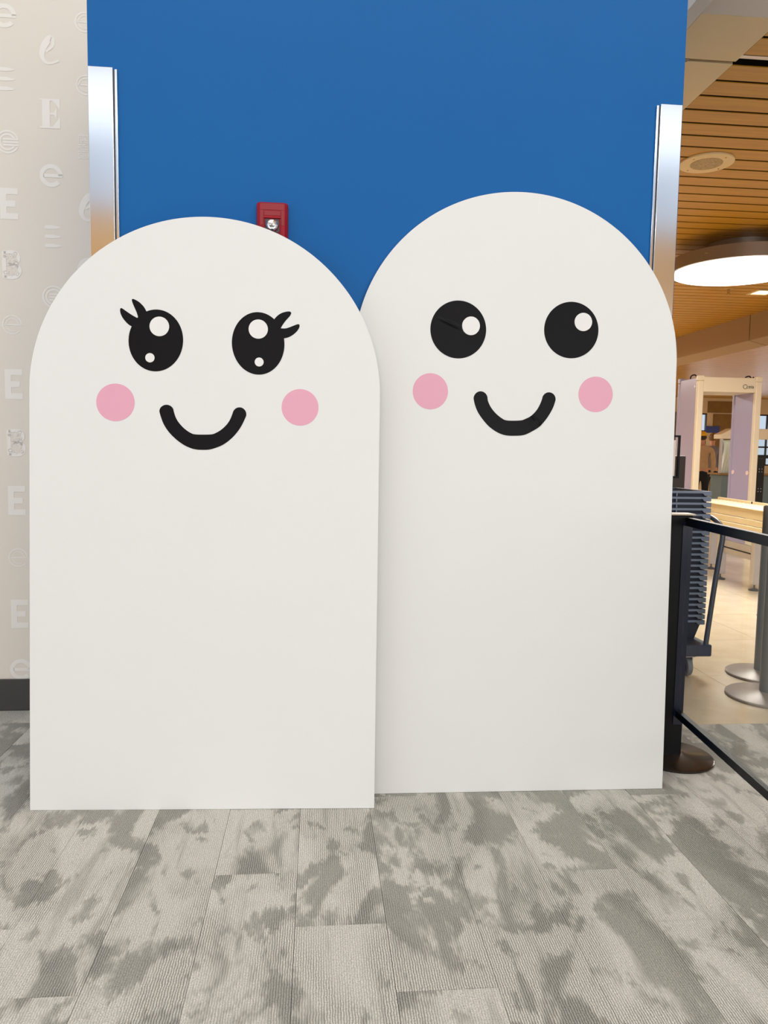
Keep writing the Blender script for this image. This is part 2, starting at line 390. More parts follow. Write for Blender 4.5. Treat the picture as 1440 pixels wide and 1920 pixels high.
# wall behind the viewer: tan masonry below a clerestory band
mb = MB(); mb.box(-6.15, 17.15, -8.15, -8.0, 3.4, 5.3); mb.box(-6.15, 17.15, -8.15, -8.0, -0.009, 0.3); mb.box(-6.15, -2.55, -8.15, -8.0, 0.3, 3.4); mb.box(9.55, 17.15, -8.15, -8.0, 0.3, 3.4)
struct(mb.build('wall_back', M_TANBRICK, smooth=False))
mb = MB()
for k in range(7): mb.box(-2.55+k*2.01, -2.49+k*2.01, -8.12, -8.05, 0.3, 3.4)
for z in (0.33, 1.85, 3.37): mb.box(-2.55, 9.55, -8.12, -8.05, z-0.03, z+0.03)
struct(mb.build('window_fill_back', M_WINFRAME, smooth=False), 'broad unseen window added in the back wall for frontal light')  # frame of the added opening that holds the frontal fill
mb = MB()
for k in range(12): mb.box(-6.0+k*2.05-0.03, -6.0+k*2.05+0.03, -8.1, -8.03, 5.3, TOP)
mb.box(-6.15, 17.15, -8.1, -8.03, 5.3, 5.36)
struct(mb.build('window_2', M_WINFRAME, smooth=False), 'clerestory window band')
# high white ceiling over the foreground
mb = MB(); mb.box(-6.15, 17.15, -5.7, 3.04, TOP, TOP+0.1); mb.box(-6.15, -5.0, -8.15, -5.7, TOP, TOP+0.1); mb.box(8.0, 17.15, -8.15, -5.7, TOP, TOP+0.1)
struct(mb.build('ceiling_high', M_CEILW, smooth=False))
struct(MB().box(-6.15, 1.55, 3.04, 3.85, TOP, TOP+0.1).build('ceiling_high', M_CEILW, smooth=False))

for i_, y_ in enumerate((-3.6, -0.9)):  # two unseen linear lights added to brighten the carpet from overhead
    t = thing('linear_fill_fixture', 'added unseen white linear light on the high ceiling, ' + ('nearer the back wall', 'nearer the blue wall')[i_], 'ceiling light', (1.0, y_, TOP))
    MB().box(-5.05, 5.05, -0.33, 0.33, -0.06, -0.001).build('housing', M_STEEL, t)
    MB().box(-5.0, 5.0, -0.30, 0.30, -0.064, -0.0605).build('diffuser', M_LAMP, t)
    area('linear_fill_light', (1.0, y_, TOP-0.08), (0, 0, 0), 10.0, 0.6, 108, (1.0, 0.985, 0.965))
# faint printed letters on the grey wall
def stroke_bm(bm, pts, wid, y=0.0):
    P = [Vector((p[0], p[1])) for p in pts]; n = len(P); L_, R2 = [], []
    for i in range(n):
        t = (P[min(i+1, n-1)]-P[max(i-1, 0)]).normalized(); nn = Vector((-t.y, t.x))
        ww = wid(i/(n-1)) if callable(wid) else wid
        a, b_ = P[i]+nn*ww/2, P[i]-nn*ww/2
        L_.append(bm.verts.new((a.x, y, a.y))); R2.append(bm.verts.new((b_.x, y, b_.y)))
    for i in range(n-1): bm.faces.new([L_[i], R2[i], R2[i+1], L_[i+1]])
def rect_bm(bm, x0, x1, z0, z1, y=0.0):
    bm.faces.new([bm.verts.new(p) for p in ((x0, y, z0), (x1, y, z0), (x1, y, z1), (x0, y, z1))])
def poly_bm(bm, pts, y=0.0): bm.faces.new([bm.verts.new((p[0], y, p[1])) for p in pts])
def arc(r, a0, a1, cx=0, cz=0, sx=1.0, n=28):
    return [(cx+sx*r*math.cos(math.radians(a0+(a1-a0)*i/n)), cz+r*math.sin(math.radians(a0+(a1-a0)*i/n))) for i in range(n+1)]
def letter_mesh(kind):
    bm = bmesh.new()
    if kind == 'E':
        for r in ((-0.04, -0.012, -0.07, 0.07), (-0.012, 0.04, 0.042, 0.07), (-0.012, 0.028, -0.014, 0.014), (-0.012, 0.04, -0.07, -0.042)): rect_bm(bm, *r)
    elif kind == 'serif':
        for r in ((-0.035, 0.0, -0.065, 0.065), (-0.046, -0.035, -0.065, -0.058), (-0.046, -0.035, 0.058, 0.065), (0.0, 0.045, 0.056, 0.065), (0.0, 0.045, -0.065, -0.056), (0.0, 0.018, -0.005, 0.005)): rect_bm(bm, *r)
        poly_bm(bm, [(0.045, 0.056), (0.045, 0.02), (0.012, 0.056)]); poly_bm(bm, [(0.045, -0.056), (0.012, -0.056), (0.045, -0.012)])
        poly_bm(bm, [(0.018, -0.005), (0.03, -0.028), (0.03, 0.028), (0.018, 0.005)])
    elif kind in ('e', 'thin'):
        wd = 0.02 if kind == 'e' else 0.006
        stroke_bm(bm, arc(0.042, 0, 318), wd); rect_bm(bm, -0.036, 0.05, -0.008 if kind == 'e' else -0.003, 0.008 if kind == 'e' else 0.003)
        if kind == 'thin': stroke_bm(bm, arc(0.028, 8, 300), 0.004)
    elif kind == 'script':
        p = catmull([(-0.012, -0.004), (0.016, 0.022), (0.016, 0.05), (0.004, 0.054), (-0.02, 0.02), (-0.03, -0.02), (-0.014, -0.05), (0.014, -0.052), (0.044, -0.04)], 6)
        stroke_bm(bm, p, lambda t: 0.010+0.020*math.sin(PI*min(1, t*1.15))**2)
    elif kind == 'bars':
        for z in (0.042, 0.0, -0.042):
            poly_bm(bm, [(-0.036, z+0.002), (-0.03, z+0.009), (0.0, z+0.010), (0.03, z+0.004), (0.04, z), (0.03, z-0.004), (0.0, z-0.008), (-0.032, z-0.007)])
    elif kind == 'stripe':
        stroke_bm(bm, arc(0.048, 20, 332), 0.008); stroke_bm(bm, arc(0.034, 25, 328), 0.008)
        for z in (0.012, -0.001, -0.014): rect_bm(bm, -0.02, 0.05, z-0.004, z+0.004)
    elif kind == 'ornate':
        rng = random.Random(3)
        stroke_bm(bm, [(-0.028, -0.06), (-0.03, 0.06)], 0.018); stroke_bm(bm, catmull([(-0.03, 0.055), (0.02, 0.056), (0.036, 0.03), (0.02, 0.006), (-0.01, 0.0), (0.03, -0.006), (0.04, -0.03), (0.02, -0.056), (-0.03, -0.056)], 5), 0.016)
        for k in range(26): stroke_bm(bm, arc(rng.uniform(0.003, 0.008), 0, 360, rng.uniform(-0.03, 0.03), rng.uniform(-0.05, 0.05), n=8), 0.003)
    else:
        rng = random.Random(5)
        for i in range(9):
            for j in range(11):
                if rng.random() < 0.8:
                    x, z = -0.036+0.009*i+rng.uniform(-.001, .001), -0.05+0.01*j+rng.uniform(-.001, .001)
                    rect_bm(bm, x-0.0033, x+0.0033, z-0.0033, z+0.0033)
    me = bpy.data.meshes.new('letter'); bmesh.ops.recalc_face_normals(bm, faces=bm.faces); bm.to_mesh(me); bm.free(); me.materials.append(M_LETTER)
    return me
LM = {k: letter_mesh(k) for k in ('E', 'serif', 'e', 'thin', 'script', 'bars', 'stripe', 'ornate', 'dots')}
colA = ['e', 'E', 'thin', 'E', 'ornate', 'E', 'thin', 'ornate', 'E', 'stripe', 'bars', 'e', 'serif']
colB = ['serif', 'dots', 'e', 'ornate', 'script', 'E', 'stripe', 'bars', 'e', 'serif', 'script', 'dots']
colC = ['e', 'bars', 'E', 'stripe', 'serif', 'thin', 'E', 'e', 'script', 'dots', 'thin', 'thin']
for ci, (X, lst, z0) in enumerate([(-1.425, colA, 0.201), (-1.235, colB, 0.335), (-1.073, colC, 0.195), (-0.90, colB, 0.05), (-1.62, colB, 0.06), (-1.815, colC, 0.2), (-2.01, colA, 0.33), (-2.2, colB, 0.2), (-2.4, colC, 0.33)]):
    for r, kd in enumerate(lst):
        z = z0 + r*0.2743
        if z < 0.19: continue
        link('letter', LM[kd], wl, (X, WL-0.0012, z))

# ------------------------------------------------------------------ ceiling of the hall
ceil = struct(MB().box(1.535, 17.1, 3.04, 23.0, HC+0.16, HC+0.25).build('ceiling', M_DARK, smooth=False), 'golden wood slat ceiling with dark gaps')
SP = 0.150
sl = MB().prism([(0.0, 0.0), (0.129, 0.0), (0.129, 0.005), (0.0, 0.005)], 1.8805, 5.4995, 'x').mesh('ceiling_slat', M_SLAT, smooth=False)
y = 3.40 + 0.008
n = 0
while y < 22.8:
    link('ceiling_slat', sl, ceil, (0, y, HC)); y += SP; n += 1
for y in (3.408-0.075-0.150, 3.408-0.075-0.300): 
    link('ceiling_slat', sl, ceil, (0, y, HC))
o = MB().box(1.881, 5.499, 3.325, 3.352, HC+0.004, HC+0.025).build('air_diffuser_bar', M_STEEL, ceil); o['label'] = 'thin grey diffuser bar set in the widest ceiling gap'
mb = MB(); y = 3.408
while y < 22.8:
    mb.box(5.76, 17.0, y, y+0.129, HC, HC+0.005); y += SP
o = mb.build('ceiling_slat_field', M_SLAT, ceil, smooth=False); o['kind'] = 'stuff'
# beige soffit beside the blue wall, two panels with an open joint, white left cheek and sloping nose
t1 = struct(MB().box(1.540, 1.875, 3.05, 22.9, HC+0.03, HC+0.16).build('trim_1', M_DARK, smooth=False), 'beige soffit strip beside the blue wall')
prof = [(3.036, HC), (3.375, HC), (3.375, HC+0.03), (3.03, HC+0.03)]
MB().prism(prof, 1.535, 1.880, 'x').build('soffit_panel', M_BEIGEWALL, t1, bevel=0.002)
y = 3.400
while y < 22.8:
    y1 = min(y+2.4, 22.9); MB().box(1.535, 1.880, y, y1-0.02, HC, HC+0.03).build('soffit_panel', M_BEIGEWALL, t1, bevel=0.002); y += 2.4
MB().box(1.60, 1.66, 3.372, 3.403, HC-0.001, HC+0.006).build('joint_clip', M_TUBE, t1)
t2 = struct(MB().prism([(3.036, HC), (2.70, HC+0.38), (2.70, TOP), (3.05, TOP), (3.05, HC+0.03), (3.036, HC+0.03)], 1.535, 17.0, 'x').build('trim_2', mat('grey_beige_bulkhead', (178, 164, 150), 0.75, noise=0.01), smooth=False), 'sloping beige bulkhead face above the slat ceiling')
struct(MB().box(1.47, 1.534, 2.75, 22.9, HC+0.0, TOP).build('trim_3', M_WHITEWALL, smooth=False), 'white cheek of the soffit beside the blue wall')
# tan beam running along the hall
t4 = struct(MB().box(5.53, 5.72, 3.2, 22.8, 2.78, HC+0.03).build('trim_4', M_DARK, smooth=False), 'tan fabric panelled beam below the slat ceiling')
for k in range(7):
    a = 3.22+2.99*k - 0.0; b_ = min(a+2.97, 22.8)
    MB().prism([(5.50, HC+0.02), (5.50, 2.762), (5.50, 2.757), (5.75, 2.70), (5.75, HC+0.02)], a, b_, 'y').build('beam_panel', M_TANPANEL, t4, bevel=0.004)

# far wall with two windows
FY = 22.85
fwall = MB()
for (x0, x1, z0, z1) in ((1.2, 11.0, -0.009, HC+.1), (11.0, 12.42, 2.60, HC+.1), (11.0, 12.42, -0.009, 0.95), (12.42, 13.95, -0.009, HC+.1), (13.95, 16.6, 2.60, HC+.1), (13.95, 16.6, -0.009, 0.95), (16.6, 17.1, -0.009, HC+.1)):
    fwall.box(x0, x1, FY, FY+0.15, z0, z1)
fwo = struct(fwall.build('wall_far', M_BEIGEWALL, smooth=False), 'far beige wall of the screening hall')
MB().box(12.42, 13.95, FY-0.03, FY-0.001, 2.62, 2.98).build('wood_panel', M_WOODDARK, fwo)
MB().box(12.62, 13.95, FY-0.03, FY-0.001, 0.0, 2.58).build('wood_panel', M_WOODDARK, fwo)
for nm, x0, x1 in (('window_3', 11.0, 12.42), ('window_4', 13.95, 16.6)):
    mb = MB(); k = int((x1-x0)/0.45)
    for i in range(k+1): mb.box(x0+(x1-x0)*i/k-0.02, x0+(x1-x0)*i/k+0.02, FY+0.02, FY+0.08, 0.95, 2.60)
    for z in (0.97, 1.55, 2.03, 2.58): mb.box(x0, x1, FY+0.02, FY+0.08, z-0.025, z+0.025)
    wo = struct(mb.build(nm, M_WINFRAME, smooth=False), 'distant window at the end of the hall')
    MB().box(x0, x1, FY+0.045, FY+0.05, 0.95, 2.60).build('pane', M_GLASS, wo)
# folds of a grey curtain in the first far window
mb = MB(); pts = [(11.05+0.03*i, FY-0.05+0.03*math.sin(i*1.3)) for i in range(38)]
mb.prism(pts+[(p[0], p[1]+0.01) for p in reversed(pts)], 0.95, 2.62, 'z')
tag(mb.build('curtain', M_CURTAIN), 'grey pleated curtain at the far window beside the wood panels', 'curtain')
tag(MB().box(12.36, 12.82, FY-0.08, FY-0.032, 1.98, 2.19).build('wall_sign', M_BLUEPAINTSIGN, bevel=0.005), 'small plain blue sign on the far wood panel', 'sign')

# ------------------------------------------------------------------ stainless corner guards
def guard(x0, x1, inner, ztop, label):
    g = thing('corner_guard', label, 'corner guard', ((x0+x1)/2, WB, 0))
    cx = (x0+x1)/2
    MB().box(x0-cx, x1-cx, -0.012, -0.0005, 0.002, ztop).build('plate', M_BRUSHED, g, bevel=0.0015)
    s = 1 if inner > 0 else -1
    e = (x1 if s > 0 else x0)-cx
    a, b_ = sorted((e+s*0.0005, e+s*0.004)); MB().box(a, b_, -0.004, -0.0005, 0.002, ztop-0.006).build('shadow_joint', M_TUBE, g)
    a, b_ = sorted((e+s*0.0045, e+s*0.0135)); MB().box(a, b_, -0.008, -0.0005, 0.002, ztop-0.004).build('lip', M_BRUSHED, g, bevel=0.001)
    return g
guard(-0.803, -0.718, 1, 2.600, 'stainless steel corner guard on the blue wall edge beside the lettered wall')
guard(1.256, 1.340, -1, 2.590, 'stainless steel corner guard on the blue wall edge beside the screening hall')

# ------------------------------------------------------------------ red fire alarm strobe
fa = thing('fire_alarm_strobe', 'red fire alarm horn strobe with clear lens on the blue wall', 'fire alarm', (-0.1685, WB, 2.02))
MB().box(-0.056, 0.056, -0.020, -0.0005, 0.0, 0.150).build('back_box', M_RED, fa, bevel=0.012, segs=4)
MB().box(-0.048, 0.050, -0.034, -0.018, 0.006, 0.146).build('cover', M_RED, fa, bevel=0.009, segs=3)
gr = MB(); gr.box(-0.041, 0.043, -0.0352, -0.0338, 0.118, 0.140); gr.box(-0.041, -0.030, -0.0352, -0.0338, 0.066, 0.1175); gr.box(0.032, 0.043, -0.0352, -0.0338, 0.066, 0.1175)
gr.build('grille', M_REDGRILLE, fa)
MB().box(-0.027, 0.030, -0.038, -0.0338, 0.097, 0.114).build('horn_louver', M_REDGRILLE, fa, bevel=0.001)
fr_ = MB(); fr_.box(-0.029, 0.031, -0.042, -0.0338, 0.088, 0.0955); fr_.box(-0.029, -0.0255, -0.040, -0.0338, 0.030, 0.0875); fr_.box(0.0275, 0.031, -0.040, -0.0338, 0.030, 0.0875); fr_.box(-0.0255, 0.0275, -0.040, -0.0338, 0.030, 0.036)
fr_.build('lens_frame', M_RED, fa, bevel=0.001)
rf = MB(); rf.prism([(-0.024, 0.042), (-0.012, 0.037), (0.014, 0.037), (0.026, 0.042), (0.026, 0.086), (-0.024, 0.086)], -0.037, -0.0339, 'y')
rfo = rf.build('reflector', mat('dark_reflector', (90, 84, 86), 0.25, metal=0.6), fa)
lz = MB(); lz.lathe([(0.004, -0.020), (0.009, -0.0185), (0.011, -0.013), (0.016, -0.014), (0.0205, -0.009), (0.0245, 0.0)], (0.001, -0.038, 0.063), 10, 'y')
lz.build('lens', M_CHROME, fa, smooth=False)
MB().lathe([(0.003, -0.002), (0.003, 0)], (0.001, -0.040, 0.033), 12, 'y').build('screw', M_CHROME, fa)

# ------------------------------------------------------------------ the two arched white boards
def disc_bm(mb, cx, cz, rx, rz, y, h=0.0009, tilt=0.0, n=72, ridge=None, rings=1):
    vs_ = []
    ct, st_ = math.cos(tilt), math.sin(tilt)
    def pt(r, a):
        x, z = rx*r*math.cos(a), rz*r*math.sin(a)
        X, Z = cx + x*ct - z*st_, cz + x*st_ + z*ct
        return (X, y-(ridge(X, Z) if ridge else 0), Z)
    bm = mb.bm
    c = bm.verts.new(pt(0, 0)); prev = None; outer = None
    for r in range(1, rings+1):
        ring = [bm.verts.new(pt(r/rings, 2*PI*k/n)) for k in range(n)]
        for k in range(n):
            if prev is None: bm.faces.new([c, ring[k], ring[(k+1) % n]])
            else: bm.faces.new([prev[k], ring[k], ring[(k+1) % n], prev[(k+1) % n]])
        prev = ring
    low = [bm.verts.new((v.co.x, y+h, v.co.z)) for v in prev]
    for k in range(n): bm.faces.new([prev[k], low[k], low[(k+1) % n], prev[(k+1) % n]])
    return mb
def flat_poly(mb, pts, y, h=0.0009):
    bm = mb.bm
    A = [bm.verts.new((p[0], y, p[1])) for p in pts]; B = [bm.verts.new((p[0], y+h, p[1])) for p in pts]
    f = bm.faces.new(A); n = len(pts)
    for i in range(n): bm.faces.new([A[i], B[i], B[(i+1) % n], A[(i+1) % n]])
    bmesh.ops.triangulate(bm, faces=[f], ngon_method='EAR_CLIP')
    return mb
def ribbon(mb, outer, inner, y, ridge=None, h=0.0009, k=6):
    bm = mb.bm; n = len(outer); rows = []
    for i in range(n):
        rows.append([])
        for j in range(k+1):
            t = j/k; X = outer[i][0]*(1-t)+inner[i][0]*t; Z = outer[i][1]*(1-t)+inner[i][1]*t
            rows[-1].append(bm.verts.new((X, y-(ridge(X, Z) if ridge else 0), Z)))
    for i in range(n-1):
        for j in range(k): bm.faces.new([rows[i][j], rows[i+1][j], rows[i+1][j+1], rows[i][j+1]])
    for j in (0, k):
        lo = [bm.verts.new((r[j].co.x, y+h, r[j].co.z)) for r in rows]
        for i in range(n-1): bm.faces.new([rows[i][j], rows[i+1][j], lo[i+1], lo[i]])
def resample(p, n):
    p = [Vector(q) for q in p]; d = [0]
    for i in range(len(p)-1): d.append(d[-1]+(p[i+1]-p[i]).length)
    out = []; j = 0
    for k in range(n+1):
        s = d[-1]*k/n
        while j < len(p)-2 and d[j+1] < s: j += 1
        t = (s-d[j])/max(1e-9, d[j+1]-d[j]); out.append(tuple(p[j].lerp(p[j+1], min(1, t))))
    return out
def board(origin, theta, lean, wdt, zc, label):
    bt = thing('arched_board', label, 'board', (origin[0], origin[1], 0.0008), (math.radians(-lean), 0, math.radians(theta)), 'arched face boards')
    r = wdt/2; n = 96
    pts = [(0, 0), (wdt, 0)] + [(r+r*math.cos(PI*k/n), zc+r*math.sin(PI*k/n)) for k in range(n+1)]
    MB().prism(pts, 0.0, 0.012, 'y').build('panel', M_WHITE, bt, bevel=0.0012)
    return bt
def mouth(bt, outer, inner, capL, capR, ridge=None):
    # outer runs left to right, inner runs right to left; caps are the topmost points of the rounded ends
    o_ = resample(catmull(outer, 6), 60); i_ = resample(catmull(inner[::-1], 6), 60)
    mb = MB(); ribbon(mb, o_, i_, -0.0009, ridge)
    for (p, q, cap) in ((o_[0], i_[0], capL), (o_[-1], i_[-1], capR)):
        P, Q, K = Vector(p), Vector(q), Vector(cap); c = (P+Q)/2; u = (P-c); nn = Vector((-u.y, u.x)); 
        if nn.dot(K-c) < 0: nn = -nn
        nn = nn.normalized()*max(0.001, (K-c).dot(nn.normalized()))
        arcp = [tuple(c+u*math.cos(PI*k/20)+nn*math.sin(PI*k/20)) for k in range(21)]
        flat_poly(mb, arcp, -0.0009)
    bmesh.ops.remove_doubles(mb.bm, verts=mb.bm.verts, dist=0.00005)
    mo = mb.build('mouth', M_VINYL, bt); mo['label'] = 'black smiling mouth sticker'
    return mo
def cheek(bt, e):
    o_ = disc_bm(MB(), e[0], e[1], e[2], e[3], -0.0008).build('cheek', M_PINK, bt); o_['label'] = 'round pink cheek sticker'
# board with eyelashes
LB = board((-1.0042, 2.6229), -2.49, 3.0, 1.222, 1.487, 'white arched board with an eyelashed black-eyed smiling face and pink cheeks')
lashA = [(0.4022, 1.7637), (0.3929, 1.7801), (0.3776, 1.7957), (0.3623, 1.8045), (0.3537, 1.8068), (0.3513, 1.8024), (0.355, 1.7902), (0.3642, 1.7689), (0.3704, 1.7537), (0.3735, 1.7396), (0.3655, 1.7437), (0.3514, 1.7514), (0.3349, 1.762), (0.3208, 1.7715), (0.3147, 1.7744), (0.3111, 1.7706), (0.3117, 1.7596), (0.3166, 1.7462), (0.327, 1.7311), (0.3411, 1.7173), (0.3546, 1.7102)]
lashB = [(0.8449, 1.7482), (0.856, 1.7609), (0.8714, 1.7712), (0.8901, 1.7766), (0.9013, 1.7763), (0.9045, 1.7708), (0.8996, 1.7607), (0.8873, 1.7468), (0.8762, 1.7316), (0.8682, 1.7177), (0.8844, 1.7175), (0.9, 1.7222), (0.9174, 1.7295), (0.9292, 1.7335), (0.9342, 1.7305), (0.9331, 1.7211), (0.9251, 1.7085), (0.9115, 1.6957), (0.8953, 1.6866), (0.8798, 1.6825)]
def lashed_eye(bt, e, tilt, lash, notch, inner_pt, highs, wr):
    mb = MB()
    ridge = lambda X, Z: 0.0009*sum(math.exp(-((X-a)**2+(Z-c)**2)/0.00006)*(0.5+0.5*math.sin((X*0.4+Z)*900)) for a, c in wr)
    disc_bm(mb, e[0], e[1], e[2], e[3], -0.0009, tilt=tilt, n=96, rings=16, ridge=ridge)
    for part in (lash[:notch+1], lash[notch:]):
        flat_poly(mb, catmull(part, 3)+[inner_pt], -0.00085)
    eo = mb.build('eye', M_VINYL, bt); eo['label'] = 'black oval eye sticker with two lashes'
    for hx in highs:
        h_ = disc_bm(MB(), hx[0], hx[1], hx[2], hx[3], -0.0020, h=0.0012).build('highlight', M_HIGH, eo); h_['label'] = 'white round eye highlight'
    return eo
lashed_eye(LB, (0.4345, 1.6648, 0.0941, 0.1076), -0.09, lashA, 9, (0.42, 1.68), [(0.4465, 1.7137, 0.0338, 0.0339), (0.4144, 1.6042, 0.016, 0.0161)], [(0.485, 1.70), (0.365, 1.69)])
lashed_eye(LB, (0.7900, 1.6628, 0.0919, 0.1093), 0.06, lashB, 9, (0.81, 1.69), [(0.7899, 1.7127, 0.0336, 0.0335), (0.794, 1.5977, 0.0156, 0.0156)], [(0.745, 1.70), (0.735, 1.72)])
cheek(LB, (0.2959, 1.4464, 0.0662, 0.0656)); cheek(LB, (0.9391, 1.4414, 0.065, 0.0645))
mouth(LB, [(0.4477, 1.417), (0.4525, 1.400), (0.4621, 1.375), (0.4776, 1.3503), (0.4993, 1.327), (0.5242, 1.3075), (0.549, 1.2942), (0.5769, 1.2865), (0.6172, 1.2865), (0.6452, 1.2939), (0.673, 1.3069), (0.7009, 1.3293), (0.7225, 1.3547), (0.7378, 1.38), (0.7501, 1.4084)],
      [(0.7027, 1.4169), (0.6942, 1.3948), (0.6819, 1.3759), (0.6634, 1.358), (0.6448, 1.3464), (0.6262, 1.3405), (0.5748, 1.3396), (0.5549, 1.3455), (0.5332, 1.3607), (0.5145, 1.3809), (0.5033, 1.4006), (0.497, 1.4211)], (0.4723, 1.4417), (0.7268, 1.4379))
# board with round eyes
RB = board((0.1276, 2.6829), -0.856, 2.0, 1.22, 1.638, 'taller white arched board with plain round black eyes and a smiling face')
def crease(X, Z):
    # a long wrinkle from the rim of the eye towards its highlight
    ax, az, bx, bz = 0.2954, 1.7859, 0.4100, 1.7400
    dx, dz = bx-ax, bz-az; ll = math.hypot(dx, dz); t = ((X-ax)*dx+(Z-az)*dz)/ll/ll; d = ((X-ax)*(-dz)+(Z-az)*dx)/ll
    env = max(0, min(1, 1.25-abs(t-0.5)*2.2)); wdth = 0.0035+0.006*max(0, min(1, t))
    k = 0.0048*env*math.exp(-(d/wdth)**2)
    k += 0.0014*math.exp(-((X-0.475)**2/0.0004+(Z-1.742)**2/0.00005))
    return k
def plain_eye(bt, e, hx, ridge):
    eo = disc_bm(MB(), e[0], e[1], e[2], e[3], -0.0009, n=128, rings=48 if ridge else 6, ridge=ridge).build('eye', M_VINYL, bt); eo['label'] = 'round black eye sticker'
    h_ = disc_bm(MB(), hx[0], hx[1], hx[2], hx[3], -0.0060 if ridge else -0.002, h=0.0051 if ridge else 0.0012).build('highlight', M_HIGH, eo); h_['label'] = 'white round eye highlight'
plain_eye(RB, (0.3842, 1.7417, 0.1037, 0.1054), (0.4304, 1.7555, 0.0329, 0.0338), crease)
plain_eye(RB, (0.8097, 1.7517, 0.1033, 0.104), (0.8542, 1.7827, 0.0333, 0.0336), None)
cheek(RB, (0.2845, 1.5135, 0.0655, 0.0662)); cheek(RB, (0.9094, 1.5159, 0.0659, 0.0661))
def mcrease(X, Z):
    k = 0
    for (ax, az, bx, bz, h) in ((0.672, 1.425, 0.700, 1.396, 0.0045), (0.655, 1.412, 0.686, 1.386, 0.0035), (0.535, 1.40, 0.515, 1.392, 0.0012)):
        dx, dz = bx-ax, bz-az; ll = math.hypot(dx, dz); t = ((X-ax)*dx+(Z-az)*dz)/ll/ll; d = ((X-ax)*(-dz)+(Z-az)*dx)/ll
        k += h*math.exp(-(d/0.004)**2)*math.exp(-((t-0.5)/0.75)**4)
    return k
mouth(RB, [(0.4462, 1.4907), (0.4516, 1.468), (0.4631, 1.4411), (0.4821, 1.4144), (0.5072, 1.3878), (0.5385, 1.3672), (0.5695, 1.3569), (0.6035, 1.3557), (0.6375, 1.3587), (0.6651, 1.3707), (0.6957, 1.3901), (0.7198, 1.416), (0.7378, 1.4437), (0.7496, 1.4682), (0.7564, 1.4913)],
      [(0.7054, 1.4963), (0.6984, 1.4762), (0.6848, 1.4517), (0.6636, 1.4301), (0.6422, 1.4188), (0.6238, 1.413), (0.5744, 1.412), (0.5527, 1.4206), (0.5307, 1.4377), (0.5137, 1.4572), (0.5022, 1.4781), (0.4989, 1.49)], (0.472, 1.5177), (0.7315, 1.5198), mcrease)
o = MB().box(0.6774, 0.6790, -0.0004, 0.0001, 2.150, 2.231).build('tape_seam', M_EDGE, RB); o['label'] = 'faint short tape seam near the top'

# ------------------------------------------------------------------ ceiling fixtures
def rlamp(x, y, zbot, rad, label, power):
    t = thing('round_ceiling_light', label, 'ceiling light', (x, y, zbot))
    top = HC - zbot
    MB().lathe([(rad-0.02, 0.0), (rad, 0.0), (rad, 0.105), (rad-0.06, 0.110), (rad*0.5, 0.112), (rad*0.5, top-0.001)], seg=96).build('rim', M_BRONZE, t)
    MB().lathe([(rad-0.022, -0.006), (rad-0.021, -0.001)], seg=96).build('diffuser', M_LAMP, t)
    for a in range(4): MB().lathe([(0.012, -0.004), (0.012, 0)], (rad*math.cos(a*1.57+.6)*1.0, rad*math.sin(a*1.57+.6), 0.06), 10).build('rim_screw', M_BRASS, t)
    area('round_lamp_light', (x, y, zbot-0.02), (0, 0, 0), rad*1.9, rad*1.9, power, (1.0, 0.98, 0.93), 'DISK')
    return t
rlamp(3.58, 6.20, 2.86, 0.555, 'large round glowing ceiling light with bronze rim over the tray cart', 120)
rlamp(3.58, 12.2, 2.86, 0.555, 'large round glowing ceiling light deeper in the hall', 140)
rlamp(9.5, 9.0, 2.86, 0.555, 'large round glowing ceiling light beyond the tan beam', 110)
rlamp(14.0, 15.0, 2.86, 0.555, 'large round glowing ceiling light near the far right wall', 170)
rlamp(6.4, 19.0, 2.86, 0.555, 'added unseen round ceiling light closest to the far wall', 170)  # added out of sight to brighten the dim far end of the hall
t = thing('ceiling_speaker', 'round cream ceiling speaker with perforated grille in the wood slats', 'speaker', (2.357, 4.505, HC))
MB().lathe([(0.095, -0.010), (0.150, -0.012), (0.158, -0.009), (0.160, -0.001)], seg=64).build('flange', M_SPEAKER, t)
MB().lathe([(0.093, -0.0125), (0.094, -0.009)], seg=48).build('grille', M_GRILLE, t)
for k in range(4):
    a = 0.5+k*PI/2; MB().lathe([(0.005, -0.0145), (0.006, -0.010)], (0.128*math.cos(a), 0.128*math.sin(a), 0), 10).build('screw', M_BRASS, t)
t = thing('sprinkler', 'small brass fire sprinkler hanging below the wood slats', 'sprinkler', (4.40, 7.79, HC))
MB().lathe([(0.04, -0.006), (0.045, -0.001)], seg=24).build('escutcheon', M_BRASS, t)
MB().lathe([(0.012, -0.06), (0.012, -0.004)], seg=12).build('body', M_BRASS, t)
MB().lathe([(0.022, -0.068), (0.024, -0.062)], seg=16).build('deflector', M_BRASS, t)
t = thing('square_downlight', 'small square downlight glowing in the wood slats', 'ceiling light', (4.84, 7.88, HC))
mb = MB(); 
for q in ((-0.12, -0.09, -0.12, 0.12), (0.09, 0.12, -0.12, 0.12), (-0.09, 0.09, -0.12, -0.09), (-0.09, 0.09, 0.09, 0.12)): mb.box(q[0], q[1], q[2], q[3], -0.012, -0.001)
mb.build('frame', M_SPEAKER, t); MB().box(-0.089, 0.089, -0.089, 0.089, -0.006, -0.001).build('diffuser', M_DOWN, t)

